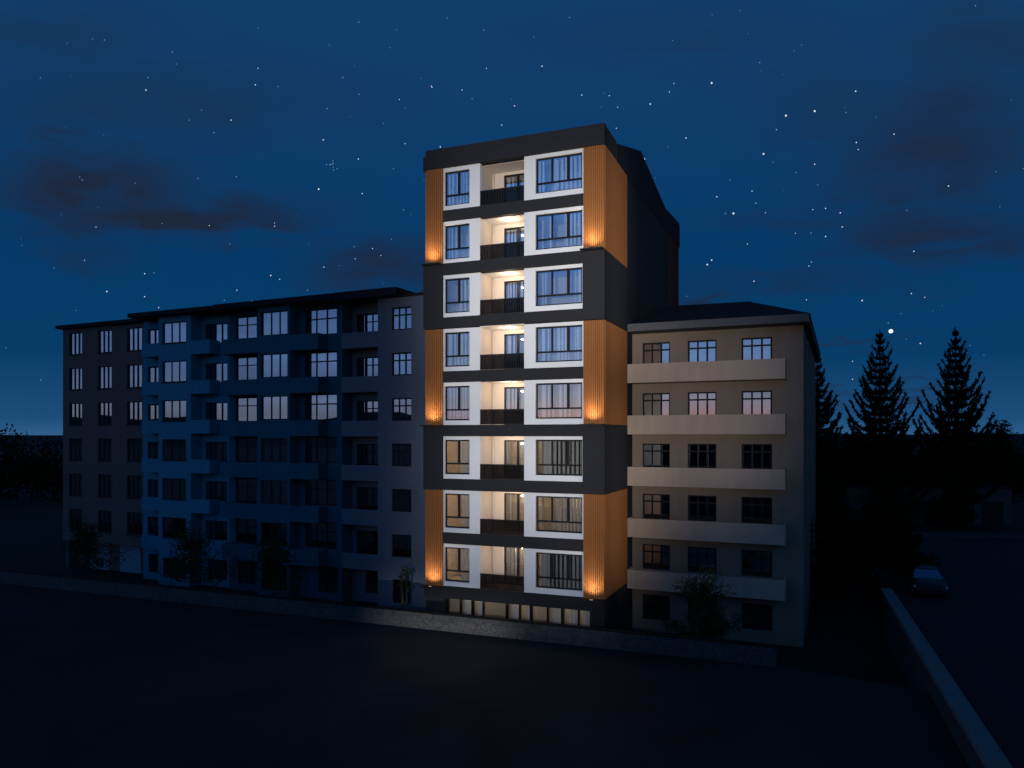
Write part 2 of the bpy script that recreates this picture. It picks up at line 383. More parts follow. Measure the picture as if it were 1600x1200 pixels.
# orange slatted cladding
def slats_front(x0,x1,z0,z1):
    b=mb('wood'); b.box(x0,x1,-.02,.05,z0,z1); n=round((x1-x0)/.118); p=(x1-x0)/n
    for k in range(n):
        c=x0+(k+.5)*p; b.prism([(-.022,0),(-.022,0)],0,0) if False else None
        b.box(c-p*.33,c+p*.33,-.085,-.022,z0,z1)
    return b
def slats_side(z0,z1):
    b=mb('wood'); b.box(-.06,-.002,.052,4.9,z0,z1); n=40; p=4.85/n
    for k in range(n):
        c=.055+(k+.5)*p; b.box(0,.026,c-p*.37,c+p*.37,z0,z1)
    return b
for (i,j) in groups:
    z0,z1=WB[j]-.0,WT[i]
    if j==7: z0=3.06+.002
    slats_front(XL,ax(-19.38)-.002,z0+.002,z1-.002).build('wood_cladding',T)
    slats_front(ax(-11.23)+.002,-.012,z0+.002,z1-.002).build('wood_cladding',T)
    slats_side(z0+.002,z1-.002).build('side_cladding',T)
    for x0,x1 in ((XL,ax(-19.38)),(ax(-11.23),-.012)):
        xc=(x0+x1)/2
        mb('dark').box(x0-.03,x1+.03,-.62,-.165,z0-.06,z0).build('ledge',T)
        o=mb('railmetal').box(xc-.10,xc+.10,-.60,-.46,z0+.0,z0+.04).build('uplight',T)
        mb('lamp2').box(xc-.08,xc+.08,-.585,-.475,z0+.042,z0+.046).build('lens',o)
        lamp('uplight_lamp',o,(xc,-.53,z0+.09),(1,.80,.58),250,'SPOT',.12,aim=(xc,-.05,z0+4.5),size=R(150),blend=1.0)
# white bays with their openings
LWx=(ax(-19.31),ax(-17.77)); RWx=(ax(-13.89),ax(-11.29))
for i in range(8):
    zb,zt=WB[i],WT[i]
    mb('white').holes(ax(-19.38)+.001,ax(-17.13),zb+.001,zt-.001,0,.30,[(LWx[0],LWx[1],zb+.25,zt-.20)]).build('bay_wall',T)
    mb('white').holes(ax(-14.53),ax(-11.23)-.001,zb+.001,zt-.001,0,.30,[(RWx[0],RWx[1],zb+.30,zt-.18)]).build('bay_wall',T)
# balcony recess: inner walls, back wall with the door opening, ceilings
x0,x1=ax(-17.13),ax(-14.53)
DX=(ax(-16.42),ax(-14.75))
for i in range(8):
    zb,zt=WB[i],WT[i]
    b=mb('beige')
    b.box(x0-.15,x0-.001,.302,1.72,zb,zt); b.box(x1+.001,x1+.15,.302,1.72,zb,zt)
    b.holes(x0-.15,x1+.15,zb,zt,1.721,1.92,[(DX[0],DX[1],zb-.1,zt-.22)])
    b.build('balcony_wall',T)
    b=mb('ceil')
    if i>0: b.box(x0,x1,.0,1.72,zt+.001,zt+.05); b.build('balcony_ceiling',T)
    else: mb('dark').box(x0,x1,.0,1.72,zt+.001,zt+.05).build('balcony_ceiling',T)
    mb('beige').tube([(x0+.12,1.62,zb),(x0+.12,1.62,zt)],.045,8).build('drain_pipe',T)
    # balustrade
    r=mb('railmetal'); r.box(x0,x1,-.02,.03,zb+.80,zb+.845); r.box(x0,x1,-.02,.03,zb+.02,zb+.05)
    n=26
    for k in range(n+1):
        c=x0+.02+(x1-x0-.04)*k/n; r.box(c-.011,c+.011,-.012,.010,zb+.05,zb+.80)
    ro=r.build('railing',T)
    mb('railglass').box(x0+.01,x1-.01,.012,.018,zb+.05,zb+.80).build('glass_panel',ro)
    # lamp
    if i>0:
        xc=(x0+x1)/2+.1
        o=mb('railmetal').box(xc-.10,xc+.10,.72,.92,zt-.02,zt).build('ceiling_lamp',T)
        mb('lamp').box(xc-.075,xc+.075,.745,.895,zt-.026,zt-.021).build('diffuser',o)
        lamp('lamp_bulb',o,(xc,.82,zt-.42),(1,.80,.62),46 if i<5 else 32,'POINT',.05).data.specular_factor=0
# floor plates + room walls
b=mb('beige'); b.box(XL+.305,XL+.36,.35,3.19,3.07,26.3)
for i in range(8):
    zb,zt=WB[i],WT[i]
    top=26.4 if i==0 else WB[i-1]
    b.box(XL+.361,-.33,.345,3.2,zt+.06,top-.001 if i else 26.4)
    b.box(XL+.31,-.33,3.201,3.4,zb-.0,zt+.059)
    b.box(x0-.30,x0-.16,1.93,3.2,zb,zt+.05); b.box(x1+.3,x1+.45,1.93,3.2,zb,zt+.05)
b.build('room_wall',T)
# windows
wl,hl=LWx[1]-LWx[0],2.37-.45
wr,hr=RWx[1]-RWx[0],2.37-.48
LM=winframe(wl,hl,[('h',.31,0,1,.045),('v',.54,.31,1,.07)],fw=.08); LP=pane(wl,hl)
RM=winframe(wr,hr,[('h',.29,0,1,.045),('v',.345,.29,1,.05),('v',.69,.29,1,.075)],fw=.08); RP=pane(wr,hr)
wd,hd=DX[1]-DX[0],2.37-.22
DM=winframe(wd,hd,[('v',.5,0,1,.07)],fw=.075); DP=pane(wd,hd)
lc=[[(.05,.85),(.95,wl-.05)],[(.05,.7),(1.1,wl-.05)],[(.75,wl-.05)],[(.05,wl-.05)],[(.1,.75),(.9,wl-.05)],[(.80,wl-.05)],[(.85,wl-.05)],[(.82,wl-.05)]]
rc=[[(.05,.35),(.9,wr-.05)],[(.55,.8),(1.45,wr-.05)],[(.25,.5),(2.05,wr-.05)],[(.25,.75),(1.1,1.75),(2.05,wr-.05)],[(.2,.9),(1.2,1.8),(2.2,wr-.05)],[(.32,wr-.05)],[(1.1,wr-.05)],[(.15,wr-.05)]]
dc=[[(.1,.5)],[(.1,.75),(.95,1.6)],[(.1,.78),(.9,1.5)],[(.1,.9)],[(.1,.8),(.95,1.6)],[(.1,.3),(.95,1.25)],[(.1,.35)],[(.1,.7),(.95,1.6)]]
for i in range(8):
    zb=WB[i]
    o=put('window',LM,T,(LWx[0],.13,zb+.25)); put('pane',LP,o); put('curtain',curtain(lc[i],hl-.05,'curtain' if i<5 else 'curtain2',i,gap=i<5),o,(0,.30,0))
    o=put('window',RM,T,(RWx[0],.13,zb+.30)); put('pane',RP,o); put('curtain',curtain(rc[i],hr-.05,'curtain' if i<5 else 'curtain2',i+20,gap=True),o,(0,.30,0))
    o=put('balcony_door',DM,T,(DX[0],1.78,zb)); put('pane',DP,o); put('curtain',curtain(dc[i],hd-.05,'curtain',i+40,gap=True),o,(0,.25,0))
    if i>=5:
        lamp('room_lamp',T,(ax(-18.3),1.9,zb+2.1),(1,.78,.56),75,'POINT',.1)
        lamp('room_lamp',T,(ax(-15.6),2.6,zb+2.1),(1,.78,.56),45,'POINT',.1)
        if i==6: lamp('room_lamp',T,(ax(-12.6),2.4,zb+2.1),(1,.78,.56),40,'POINT',.1)
# shopfront
sx=[-19.35,-18.5,-17.75,-17.1,-15.68,-14.93,-14.28,-13.33,-12.5,-11.6,-10.83,-10.53]
b=mb('frame')
for k,a in enumerate(sx):
    hw=.05 if k%2 else .08; b.box(ax(a)-hw,ax(a)+hw,.36,.44,0,2.42)
b.box(ax(-19.35),ax(-10.53),.44,.46,2.3,2.42)
o=b.build('shopfront_frame',T)
mb('shopglass').box(ax(-19.3),ax(-10.58),.40,.406,0.02,2.30).build('pane',o)
put('curtain',curtain([(.9,1.5),(1.75,2.1),(3.85,4.3),(4.7,5.0),(6.2,6.7),(7.1,7.6),(7.9,8.4),(8.6,8.75)],2.25,'curtain2',77),o,(ax(-19.35),.75,0))
b=mb('beige'); b.box(XL+.31,-.33,2.2,2.4,0,2.9); b.box(XL+.31,-.33,.46,5,3.0,3.06) ; b.build('shop_wall',T)
for a in (-18.2,-15.3,-12.4): lamp('shop_lamp',T,(ax(a),1.5,2.2),(1,.72,.46),6,'POINT',.1)
# ================================================================== generic neighbour windows
def grid3(w,h,m='frame2',tr=.70): return winframe(w,h,[('h',tr,0,1,.045),('v',.34,0,1,.045),('v',.67,0,1,.05)],m,fw=.08)
def bars3(w,h,hw=.06,m='frame2'): return winframe(w,h,[('v',.36,0,1,hw),('v',.68,0,1,hw)],m,fw=.06)
def winrow(parent,x0,x1,ztop,h,y,n,pitch,fm,curt=False,seed=0,gl='glass2',sill=False):
    P=pane(x1-x0,h,gl); rj=random.Random(int(abs(x0*977+h*311)))
    sm=mb('frame2').box(-.05,x1-x0+.05,-.06,.0,-.06,-.0).mesh('sill') if sill else None
    for i in range(n):
        o=put('window',fm,parent,(x0,y+.12,ztop-h-pitch*i)); pn=put('pane',P,o); pn.rotation_euler=(rj.uniform(-.0022,.0022),0,rj.uniform(-.004,.004))
        if sm: put('sill',sm,o,(0,-.12,0))
        if curt: 
            rnd=random.Random(seed+i); w=x1-x0; s=rnd.choice([[(.1,w-.1)],[(.1,w*.35),(w*.6,w-.1)],[(.1,w*.55)],[(w*.5,w-.1)]])
            put('curtain',curtain(s,h,'curtain2',seed+i),o,(0,.3,0))
# ------------------------------------------------------------------ right building
B=root('apartment_building',RY,-11.49,43.9,'khaki plastered apartment house with long solid balconies right of the tower','building')
rx=lambda a:a+11.49
cols=[(-10.78,-9.17),(-8.14,-6.53),(-5.16,-3.53)]
hs=[(rx(p),rx(q),16.95-2.96*i-1.46,16.95-2.96*i) for p,q in cols for i in range(6)]
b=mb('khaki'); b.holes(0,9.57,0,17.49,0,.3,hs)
sw=[(4.0+5*k,5.6+5*k,1.1+2.96*i,2.6+2.96*i) for k in range(3) for i in range(6)]
b.box(0,.3,.302,20.5,0,17.49); b.box(.301,9.27,20.2,20.5,0,17.49)
b.build('wall',B)
# right side wall with windows (faces +x): build rotated slab
ms=mb('khaki'); ms.holes(.305,20.5,0,17.49,0,.3,sw); so=ms.build('side_wall',B,(9.57,0,0)); so.rotation_euler=(0,0,R(90))
gm=grid3(1.6,1.5); gp=pane(1.6,1.5,'glass2')
for q in sw:
    o=put('window',gm,B,(9.45,q[0],q[2]),R(90)); put('pane',gp,o)
mb('room').box(.35,9.2,1.6,1.7,0,17.4).build('room_wall',B)  # blackout sheet in place of the dark interior
fm=grid3(1.61,1.46)
for p,q in cols: winrow(B,rx(p),rx(q),16.95,1.46,0,6,2.96,fm)
for i in range(5):
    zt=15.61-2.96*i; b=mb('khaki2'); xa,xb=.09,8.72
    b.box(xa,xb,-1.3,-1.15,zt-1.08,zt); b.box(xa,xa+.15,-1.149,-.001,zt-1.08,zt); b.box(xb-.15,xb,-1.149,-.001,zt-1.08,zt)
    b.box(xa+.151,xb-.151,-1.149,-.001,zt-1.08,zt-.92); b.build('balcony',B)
b=mb('fascia'); b.box(.1,9.9,-1.35,-.2,17.495,17.92); b.box(9.2,9.9,-.199,20.9,17.495,17.92); b.box(.1,9.199,-.199,20.9,17.5,17.7); b.build('fascia',B)
b=mb('roof'); e=[(.05,-1.38,17.925),(9.95,-1.38,17.925),(9.95,20.95,17.925),(.05,20.95,17.925)]; r0=(-3.0,9.5,20.7); r1=(5.7,9.5,20.6)
b.face([e[0],e[1],r1,r0]); b.face([e[1],e[2],r1]); b.face([e[2],e[3],r0,r1]); b.face([e[3],e[0],r0]); b.box(.05,9.95,-1.38,20.95,17.921,17.924); b.build('roof',B)
# ------------------------------------------------------------------ left group
lx0=-25.4
def LR(name,a,d,label): return root(name,LY,a,d,label,'building')
# taupe
B=LR('apartment_building',-62.42,43.2,'brown grey plastered apartment house at far left with three narrow window columns')
lx=lambda a:a+62.42
cols=[(-61.64,-59.98),(-58.0,-56.32),(-54.49,-52.75)]
hs=[(lx(p),lx(q),20.29-3.012*i-1.86,20.29-3.012*i) for p,q in cols for i in range(6)]
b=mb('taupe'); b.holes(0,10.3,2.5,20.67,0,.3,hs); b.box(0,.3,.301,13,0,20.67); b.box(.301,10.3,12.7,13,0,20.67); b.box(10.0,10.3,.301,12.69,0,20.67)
b.box(0,10.3,1.2,1.5,0,2.499); b.build('wall',B)
mb('room').box(.35,9.9,1.4,1.5,2.6,20.5).build('room_wall',B)
fm=bars3(1.66,1.86,.085)
for p,q in cols: winrow(B,lx(p),lx(q),20.29,1.86,0,6,3.012,fm,sill=True)
for p,q in ((-60.5,-58.2),(-56.74,-54.29),(-53.6,-52.4)):
    b=mb('shutter'); n=int((q-p)/.16)
    for k in range(n): b.box(lx(p)+k*.16,lx(p)+k*.16+.13,1.12,1.16,0,2.35)
    b.box(lx(p),lx(q),1.16,1.19,0,2.35); b.build('garage_door',B)
b=mb('roof'); b.box(-.35,10.4,-.45,13.4,20.675,20.95); b.prism([(-.45,20.951),(13.4,20.951),(6.4,21.9)],-.3,10.4); b.build('roof',B)
# pale blue
B=LR('apartment_building',-52.25,42.94,'pale blue plastered apartment house with box balconies and projecting window bay')
lx=lambda a:a+52.25
W_=9.32
hs=[]
for i in range(7):
    if i<6: hs+=[(lx(-51.8),lx(-50.0),20.0-3*i-2.0,20.0-3*i),(lx(-45.55),lx(-43.3),20.02-3*i-1.5,20.02-3*i)]
    else: hs+=[(lx(-51.7),lx(-50.2),.55,2.05),(lx(-45.3),lx(-43.3),.55,2.05)]
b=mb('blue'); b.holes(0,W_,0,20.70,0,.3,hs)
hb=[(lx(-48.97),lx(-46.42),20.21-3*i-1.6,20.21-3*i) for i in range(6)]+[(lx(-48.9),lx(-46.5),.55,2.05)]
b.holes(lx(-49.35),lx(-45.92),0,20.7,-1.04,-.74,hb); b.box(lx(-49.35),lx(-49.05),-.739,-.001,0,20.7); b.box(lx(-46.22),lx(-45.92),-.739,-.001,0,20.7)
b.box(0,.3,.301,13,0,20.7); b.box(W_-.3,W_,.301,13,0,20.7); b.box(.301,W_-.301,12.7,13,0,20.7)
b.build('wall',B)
mb('room').box(.35,W_-.35,1.2,1.3,0,20.6).build('room_wall',B); mb('room').box(lx(-49.04),lx(-46.23),-.2,-.1,0,20.6).build('room_wall',B)
winrow(B,lx(-51.8),lx(-50.0),20.0,2.0,0,6,3,winframe(1.8,2.0,[('v',.4,0,1,.09),('v',.75,0,1,.09)],'frame2',fw=.09))
winrow(B,lx(-45.55),lx(-43.3),20.02,1.5,0,6,3,winframe(2.25,1.5,[('v',.2,0,1,.05),('v',.42,0,1,.06),('v',.72,0,1,.06)],'frame2',fw=.06),curt=True,seed=5)
winrow(B,lx(-48.97),lx(-46.42),20.21,1.6,-1.04,6,3,bars3(2.55,1.6,.05),curt=True,seed=50,sill=True)
winrow(B,lx(-51.7),lx(-50.2),2.05,1.5,0,1,3,bars3(1.5,1.5)); winrow(B,lx(-45.3),lx(-43.3),2.05,1.5,0,1,3,bars3(2.0,1.5)); winrow(B,lx(-48.9),lx(-46.5),2.05,1.5,-1.04,1,3,bars3(2.4,1.5))
for i in range(6):
    zt=18.68-3*i; z0=zt-1.03
    for xa,xb in ((lx(-51.2),lx(-49.351)),(lx(-45.919),lx(-44.03))):
        if i==5 and xa>3: continue
        b=mb('blue'); b.box(xa,xb,-1.04,-.92,z0,zt)
        if xa<3: b.box(xa,xa+.12,-.919,-.001,z0,zt); b.box(xa+.121,xb,-.919,-.001,z0,z0+.15)
        else: b.box(xb-.12,xb,-.919,-.001,z0,zt); b.box(xa,xb-.121,-.919,-.001,z0,z0+.15)
        b.build('balcony',B)
b=mb('roof'); b.box(.35,W_-.001,-1.75,13.4,20.705,21.03); b.prism([(-1.75,21.031),(13.4,21.031),(6,21.75)],.4,W_-.001); b.build('roof',B)
# slate blue
B=LR('apartment_building',-42.9,42.72,'slate blue apartment house with wide parapet balconies in the middle of the left row')
lx=lambda a:a+42.9
W_=10.75
hs=[]
for i in range(6): hs+=[(lx(-42.25),lx(-40.2),20.35-3*i-1.9,20.35-3*i),(lx(-35.75),lx(-32.95),20.42-3*i-1.85,20.42-3*i)]
hs+=[(lx(-42.0),lx(-40.2),.5,2.1),(lx(-34.6),lx(-32.8),.5,2.3)]
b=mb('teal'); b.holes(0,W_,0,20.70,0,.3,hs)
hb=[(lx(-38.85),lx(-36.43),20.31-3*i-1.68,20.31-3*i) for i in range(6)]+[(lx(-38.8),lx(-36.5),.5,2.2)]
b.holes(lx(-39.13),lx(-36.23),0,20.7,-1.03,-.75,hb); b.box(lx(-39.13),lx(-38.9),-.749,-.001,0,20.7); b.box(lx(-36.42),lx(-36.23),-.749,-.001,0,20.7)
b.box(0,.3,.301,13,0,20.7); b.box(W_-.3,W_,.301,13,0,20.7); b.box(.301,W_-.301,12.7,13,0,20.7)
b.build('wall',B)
mb('room').box(.35,W_-.35,1.2,1.3,0,20.6).build('room_wall',B); mb('room').box(lx(-38.88),lx(-36.43),-.2,-.1,0,20.6).build('room_wall',B)
winrow(B,lx(-42.25),lx(-40.2),20.35,1.9,0,6,3,winframe(2.05,1.9,[('h',.66,0,1,.035),('v',.5,0,1,.05)],'frame2',fw=.09))
winrow(B,lx(-35.75),lx(-32.95),20.42,1.85,0,6,3,grid3(2.8,1.85,tr=.62),curt=True,seed=12)
winrow(B,lx(-38.85),lx(-36.43),20.31,1.68,-1.03,6,3,bars3(2.42,1.68,.05),curt=True,seed=70)
winrow(B,lx(-42.0),lx(-40.2),2.1,1.6,0,1,3,bars3(1.8,1.6)); winrow(B,lx(-34.6),lx(-32.8),2.3,1.8,0,1,3,bars3(1.8,1.8)); winrow(B,lx(-38.8),lx(-36.5),2.2,1.7,-1.03,1,3,bars3(2.3,1.7))
for i in range(6):
    zt=18.56-3*i; z0=zt-1.1
    b=mb('teal'); b.box(lx(-42.6),lx(-39.131),-1.035,-.90,z0,zt); b.box(lx(-42.6),lx(-42.48),-.90,-.001,z0,zt); b.box(lx(-42.48),lx(-39.131),-.90,-.001,z0,z0+.15); b.build('balcony',B)
    b=mb('teal'); b.box(lx(-36.229),lx(-33.72),-1.035,-.90,z0,zt); b.box(lx(-33.84),lx(-33.72),-.90,-.001,z0,zt); b.box(lx(-36.229),lx(-33.84),-.90,-.001,z0,z0+.15); b.build('balcony',B)
b=mb('roof'); b.box(.001,W_-.001,-1.6,13.4,20.705,21.07); b.prism([(-1.6,21.071),(13.4,21.071),(6,21.75)],.001,W_-.001); b.build('roof',B)
# warm grey
B=LR('apartment_building',-32.12,42.2,'warm grey apartment house touching the left side of the tower')
lx=lambda a:a+32.12
W_=6.75; xr=lx(-29.17)
hs=[(lx(-28.07),lx(-26.55),19.97-3*i-1.5,19.97-3*i) for i in range(6)]+[(lx(-28.0),lx(-26.6),.45,2.0)]
b=mb('grey'); b.holes(xr,W_,0,20.62,0,.3,hs); b.box(xr,xr+.3,.301,1.149,0,20.62)
hs=[(lx(-31.75),lx(-28.9),19.92-3*i-2.2,19.92-3*i) for i in range(6)]+[(lx(-31.0),lx(-29.4),.6,2.3)]
b.holes(0,W_,0,20.62,1.15,1.45,[h for h in hs])
b.box(W_-.3,W_,1.451,13,0,20.62); b.box(0,.3,1.451,13,0,20.62); b.box(.301,W_-.301,12.7,13,0,20.62)
for i in range(6):
    zt=18.5-3*i; b.box(0,xr-.001,0,.14,zt-1.06,zt); b.box(0,xr-.001,.141,1.149,zt-1.06,zt-.92)
b.build('wall',B)
b=mb('teal'); b.box(-.12,-.001,0,1.149,0,20.62); b.build('end_pier',B)
mb('room').box(xr+.31,W_-.31,.9,1.0,0,20.5).build('room_wall',B); mb('room').box(.31,W_-.31,2.4,2.5,0,20.5).build('room_wall',B)
winrow(B,lx(-28.07),lx(-26.55),19.97,1.5,0,6,3,grid3(1.52,1.5,tr=.66)); winrow(B,lx(-28.0),lx(-26.6),2.0,1.55,0,1,3,grid3(1.4,1.55))
winrow(B,lx(-31.75),lx(-28.9),19.92,2.2,1.15,6,3,winframe(2.85,2.2,[('h',.75,.25,1,.035),('v',.25,0,1,.10),('v',.45,0,1,.05),('v',.75,0,1,.05)],'frame2',fw=.07))
winrow(B,lx(-31.0),lx(-29.4),2.3,1.7,1.15,1,3,bars3(1.6,1.7))
b=mb('roof'); b.box(.001,lx(-27.1),-.95,13.4,20.72,21.12); b.prism([(-.95,20.72),(-.95,21.12),(-.7,21.12),(13.4,20.72)],lx(-27.1)+.001,lx(-27.1)+.01); b.box(lx(-27.09),W_+.1,-.12,13.4,20.625,20.80); b.box(0,lx(-27.1),-.94,13.3,20.622,20.719); b.build('roof',B)
# ================================================================== UNSEEN BUILDING ADDED BEHIND THE VIEWPOINT, keeps low sky light off the bottom floors
B=put('apartment_building',None,None,(-95,-9.5,0)); tag(B,'unseen long flat roofed building added behind the viewpoint to block low sky light','building')
hs=[(3+5.2*k,4.8+5.2*k,2.6+3*i,4.1+3*i) for k in range(33) for i in range(3)]
b=mb('conc'); b.holes(0,175,0,11.15,-.3,0,hs); b.box(0,175,-14,-.9,0,11.1); b.build('wall',B)
mb('roof').box(-.2,175.2,-14.2,.15,11.152,11.3).build('roof',B)
f_=mb('frame2')
for q in hs: f_.box((q[0]+q[1])/2-.03,(q[0]+q[1])/2+.03,-.2,-.14,q[2],q[3])
tag(f_.build('window_frame',B),kind='stuff')
# ================================================================== FAR BUILDINGS
def far_house(x,y,w,d,h,hr,label,rz=0,mt='fascia'):
    o=put('house',None,None,(x,y,0),rz); tag(o,label,'house')
    b=mb(mt); b.prism([(0,0),(d,0),(d,h),(0,h)],-w/2,w/2)
    b.face([(-w/2,0,h),(w/2,0,h),(0,0,hr)]); b.face([(w/2,d,h),(-w/2,d,h),(0,d,hr)])
    b.build('wall',o)
    r=mb('roof'); r.face([(-w/2-.3,-.4,h-.25),(0,-.4,hr+.12),(0,d+.4,hr+.12),(-w/2-.3,d+.4,h-.25)]); r.face([(0,-.4,hr+.12),(w/2+.3,-.4,h-.25),(w/2+.3,d+.4,h-.25),(0,d+.4,hr+.12)]); r.build('roof',o)
    f=mb('frame2')
    for k in (-.25,.25):
        for zz in (3.2,6.2): f.box(k*w-.5,k*w+.5,-.06,-.005,zz,zz+1.2)
    f.build('window',o)
far_house(506/1180*135,135,6,9,8.6,10.5,'small pale gabled house left of the large conifer, far behind the trees')
far_house(626/1180*135,135,6,9,8.6,10.5,'small pale gabled house right of the large conifer, far behind the trees',R(-8))
o=put('garage_building',None,None,(31,79,zr),R(-6)); tag(o,'long low pale garage building seen through gaps in the dark trees','building')
mb('conc').box(-2,20,0,7,0,3.75).build('wall',o); mb('roof').box(-2.2,20.2,-.2,7.2,3.755,3.9).build('roof',o)
b=mb('frame2')
for k in range(3): b.box(11.5+k*2.8,13.6+k*2.8,-.05,-.004,0,2.4)
b.build('garage_door',o)
o=put('kerb',None,None,(31.6,69.3,zr),R(-9)); tag(o,'pale low kerb wall along the far edge of the road','kerb'); mb('conc').box(0,40,0,.35,0,.32).build('kerb_stone',o)
# ================================================================== CAR
def car(loc,rz,label):
    o=put('parked_car',None,None,loc,rz); tag(o,label,'car')
    # local: y = length, front at y=0 facing -y, x across
    HW=.91
    # stations: y, half width, z lower, z belt(hood/deck), z shoulder
    st=[(0.0,.62,.34,.62,.52),(.10,.78,.24,.72,.60),(.45,.88,.20,.86,.70),(1.0,.91,.19,.95,.76),(1.45,.915,.19,1.0,.80),(2.4,.92,.19,1.0,.82),(3.4,.915,.19,1.02,.83),(3.95,.89,.22,1.04,.84),(4.3,.84,.26,1.0,.82),(4.42,.74,.34,.88,.74)]
    b=mb('carpaint'); rings=[]
    for y,hw,zl,zb,zs in st:
        pts=[(-hw*.86,zl),(-hw*.98,zl+.10),(-hw,(zl+zs)/2),(-hw*.985,zs),(-hw*.90,zb-.03),(-hw*.6,zb+.015),(0,zb+.04),(hw*.6,zb+.015),(hw*.90,zb-.03),(hw*.985,zs),(hw,(zl+zs)/2),(hw*.98,zl+.10),(hw*.86,zl)]
        rings.append([(x,y,z) for x,z in pts])
    base=len(b.v); n=len(rings[0])
    for r in rings: b.v+=r
    for i in range(len(rings)-1):
        for k in range(n):
            k2=(k+1)%n; b.f.append((base+i*n+k,base+i*n+k2,base+(i+1)*n+k2,base+(i+1)*n+k)); b.mi.append(0); b.sm.append(True)
    b.f.append(tuple(base+k for k in reversed(range(n)))); b.f.append(tuple(base+(len(rings)-1)*n+k for k in range(n))); b.mi+=[0,0]; b.sm+=[False,False]
    # roof skin + pillars
    rf=[(1.95,.60,1.40),(2.3,.63,1.465),(2.9,.62,1.47),(3.4,.58,1.41)]
    pr=[]
    for y,hw,z in rf: pr.append([(-hw,y,z-.05),(-hw*.8,y,z),(0,y,z+.025),(hw*.8,y,z),(hw,y,z-.05)])
    for i in range(len(pr)-1):
        for k in range(4): b.face([pr[i][k],pr[i][k+1],pr[i+1][k+1],pr[i+1][k]],True)
    for sx in (-1,1):
        b.tube([(sx*.80,1.22,.99),(sx*.61,1.95,1.37)],.035); b.tube([(sx*.78,4.0,1.03),(sx*.58,3.4,1.38)],.05); b.tube([(sx*.83,2.62,1.0),(sx*.62,2.62,1.42)],.04)
        b.tube([(sx*.61,1.95,1.37),(sx*.63,2.62,1.43),(sx*.58,3.4,1.38)],.03)
    body=b.build('body',o)
    gl=mb('carglass'); gl.face([(-.79,1.23,.99),(.79,1.23,.99),(.60,1.95,1.385),(-.60,1.95,1.385)]); gl.build('windscreen',o)
    gl=mb('carglass'); gl.face([(.76,4.0,1.03),(-.76,4.0,1.03),(-.57,3.4,1.38),(.57,3.4,1.38)]); gl.build('rear_window',o)
    for sx in (-1,1):
        for ya,yb,yc,yd in ((1.3,2.6,2.6,1.98),(2.64,3.95,3.4,2.64)):
            gl=mb('carglass'); gl.face([(sx*.80,ya,.99),(sx*.80,yb,1.0),(sx*.60,yc,1.39),(sx*.60,yd,1.39)]); gl.build('side_window',o)
        m=mb('carpaint'); m.tube([(sx*.84,1.42,1.0),(sx*.98,1.40,1.04)],.03); m.box(min(sx*.95,sx*1.12),max(sx*.95,sx*1.12),1.34,1.46,.98,1.13); m.build('mirror',o)
        hl=mb('headlight'); hl.face([(sx*.50,.065,.60),(sx*.80,.16,.60),(sx*.84,.30,.735),(sx*.55,.10,.69)]); 
        hl.v=[(x,y-.03,z+.015) for x,y,z in hl.v]; hl.build('headlight',o)
        for yw in (.85,3.5):
            w=mb('tyre'); w.tube([(sx*.70,yw,.32),(sx*.925,yw,.32)],.32,24); wo=w.build('wheel',o)
            mb('rim').tube([(sx*.90,yw,.32),(sx*.932,yw,.32)],.21,14).build('rim',wo)
    gr=mb('frame'); gr.box(-.42,.42,-.012,.05,.40,.56); go=gr.build('grille',o)
    c=mb('chrome'); c.box(-.44,.44,-.022,-.013,.56,.585); c.box(-.44,.44,-.022,-.013,.385,.405); c.box(-.40,.40,-.02,-.013,.47,.48); c.build('trim',go)
    return o
fx,fy=655/1180*42.0,42.0
car((fx,fy,zr+.004),-math.atan2(dv.x,dv.y)-R(2),'dark blue parked car facing the viewer on the road behind the slanting wall')
# ================================================================== VEGETATION
def leaves(b,c,rad,n,sz,rnd,flat=1.0):
    for _ in range(n):
        while True:
            v=Vector((rnd.uniform(-1,1),rnd.uniform(-1,1),rnd.uniform(-1,1)))
            if v.length<1: break
        p=c+Vector((v.x*rad,v.y*rad,v.z*rad*flat)); a=Vector((rnd.gauss(0,1),rnd.gauss(0,1),rnd.gauss(0,1))).normalized(); d=a.orthogonal().normalized()
        s=sz*rnd.uniform(.6,1.3); b.face([p-a*s,p+d*s*.42,p+a*s,p-d*s*.42])
def broadleaf(loc,h,cr,seed,label,cat='tree',nl=26,n=70,sz=.10,m='leaf',stems=1,low=.3,name='tree',group=None):
    rnd=random.Random(seed); o=put(name,None,None,loc); tag(o,label,cat,group)
    tb=mb('bark'); cb=mb(m)
    th=h*low
    tips=[]
    for s in range(stems):
        ang=rnd.uniform(0,6.28); top=Vector((math.cos(ang)*.3*(stems>1)*cr,math.sin(ang)*.3*(stems>1)*cr,h*.82))
        tb.tube([(0,0,-.1),(top.x*.25,top.y*.25,th),(top.x*.6+.05,top.y*.6,h*.55),tuple(top)],[h*.018,h*.014,h*.009,h*.003])
        tips.append(top)
        for k in range(nl//stems):
            f=rnd.uniform(.0,1); z=th+(h*.8-th)*f; an=rnd.uniform(0,6.28)
            rr=cr*rnd.uniform(.45,1.0)*(1-.65*max(0,f-.35)/.65)*(.7+.3*math.sin(3*an+seed))
            st=Vector((top.x*z/h,top.y*z/h,z*.9)); en=Vector((st.x+math.cos(an)*rr,st.y+math.sin(an)*rr,z+h*.12*rnd.uniform(0,1.2)))
            md=(st+en)/2+Vector((0,0,-.04*h*rnd.random()))
            tb.tube([tuple(st),tuple(md),tuple(en)],[h*.006,h*.004,h*.0015],4); tips.append(en); tips.append(md)
    for p in tips:
        leaves(cb,Vector(p),cr*rnd.uniform(.16,.36),int(n*rnd.uniform(.3,1.3)),sz,rnd,.8)
    tb.build('trunk',o); cb.build('crown',o); return o
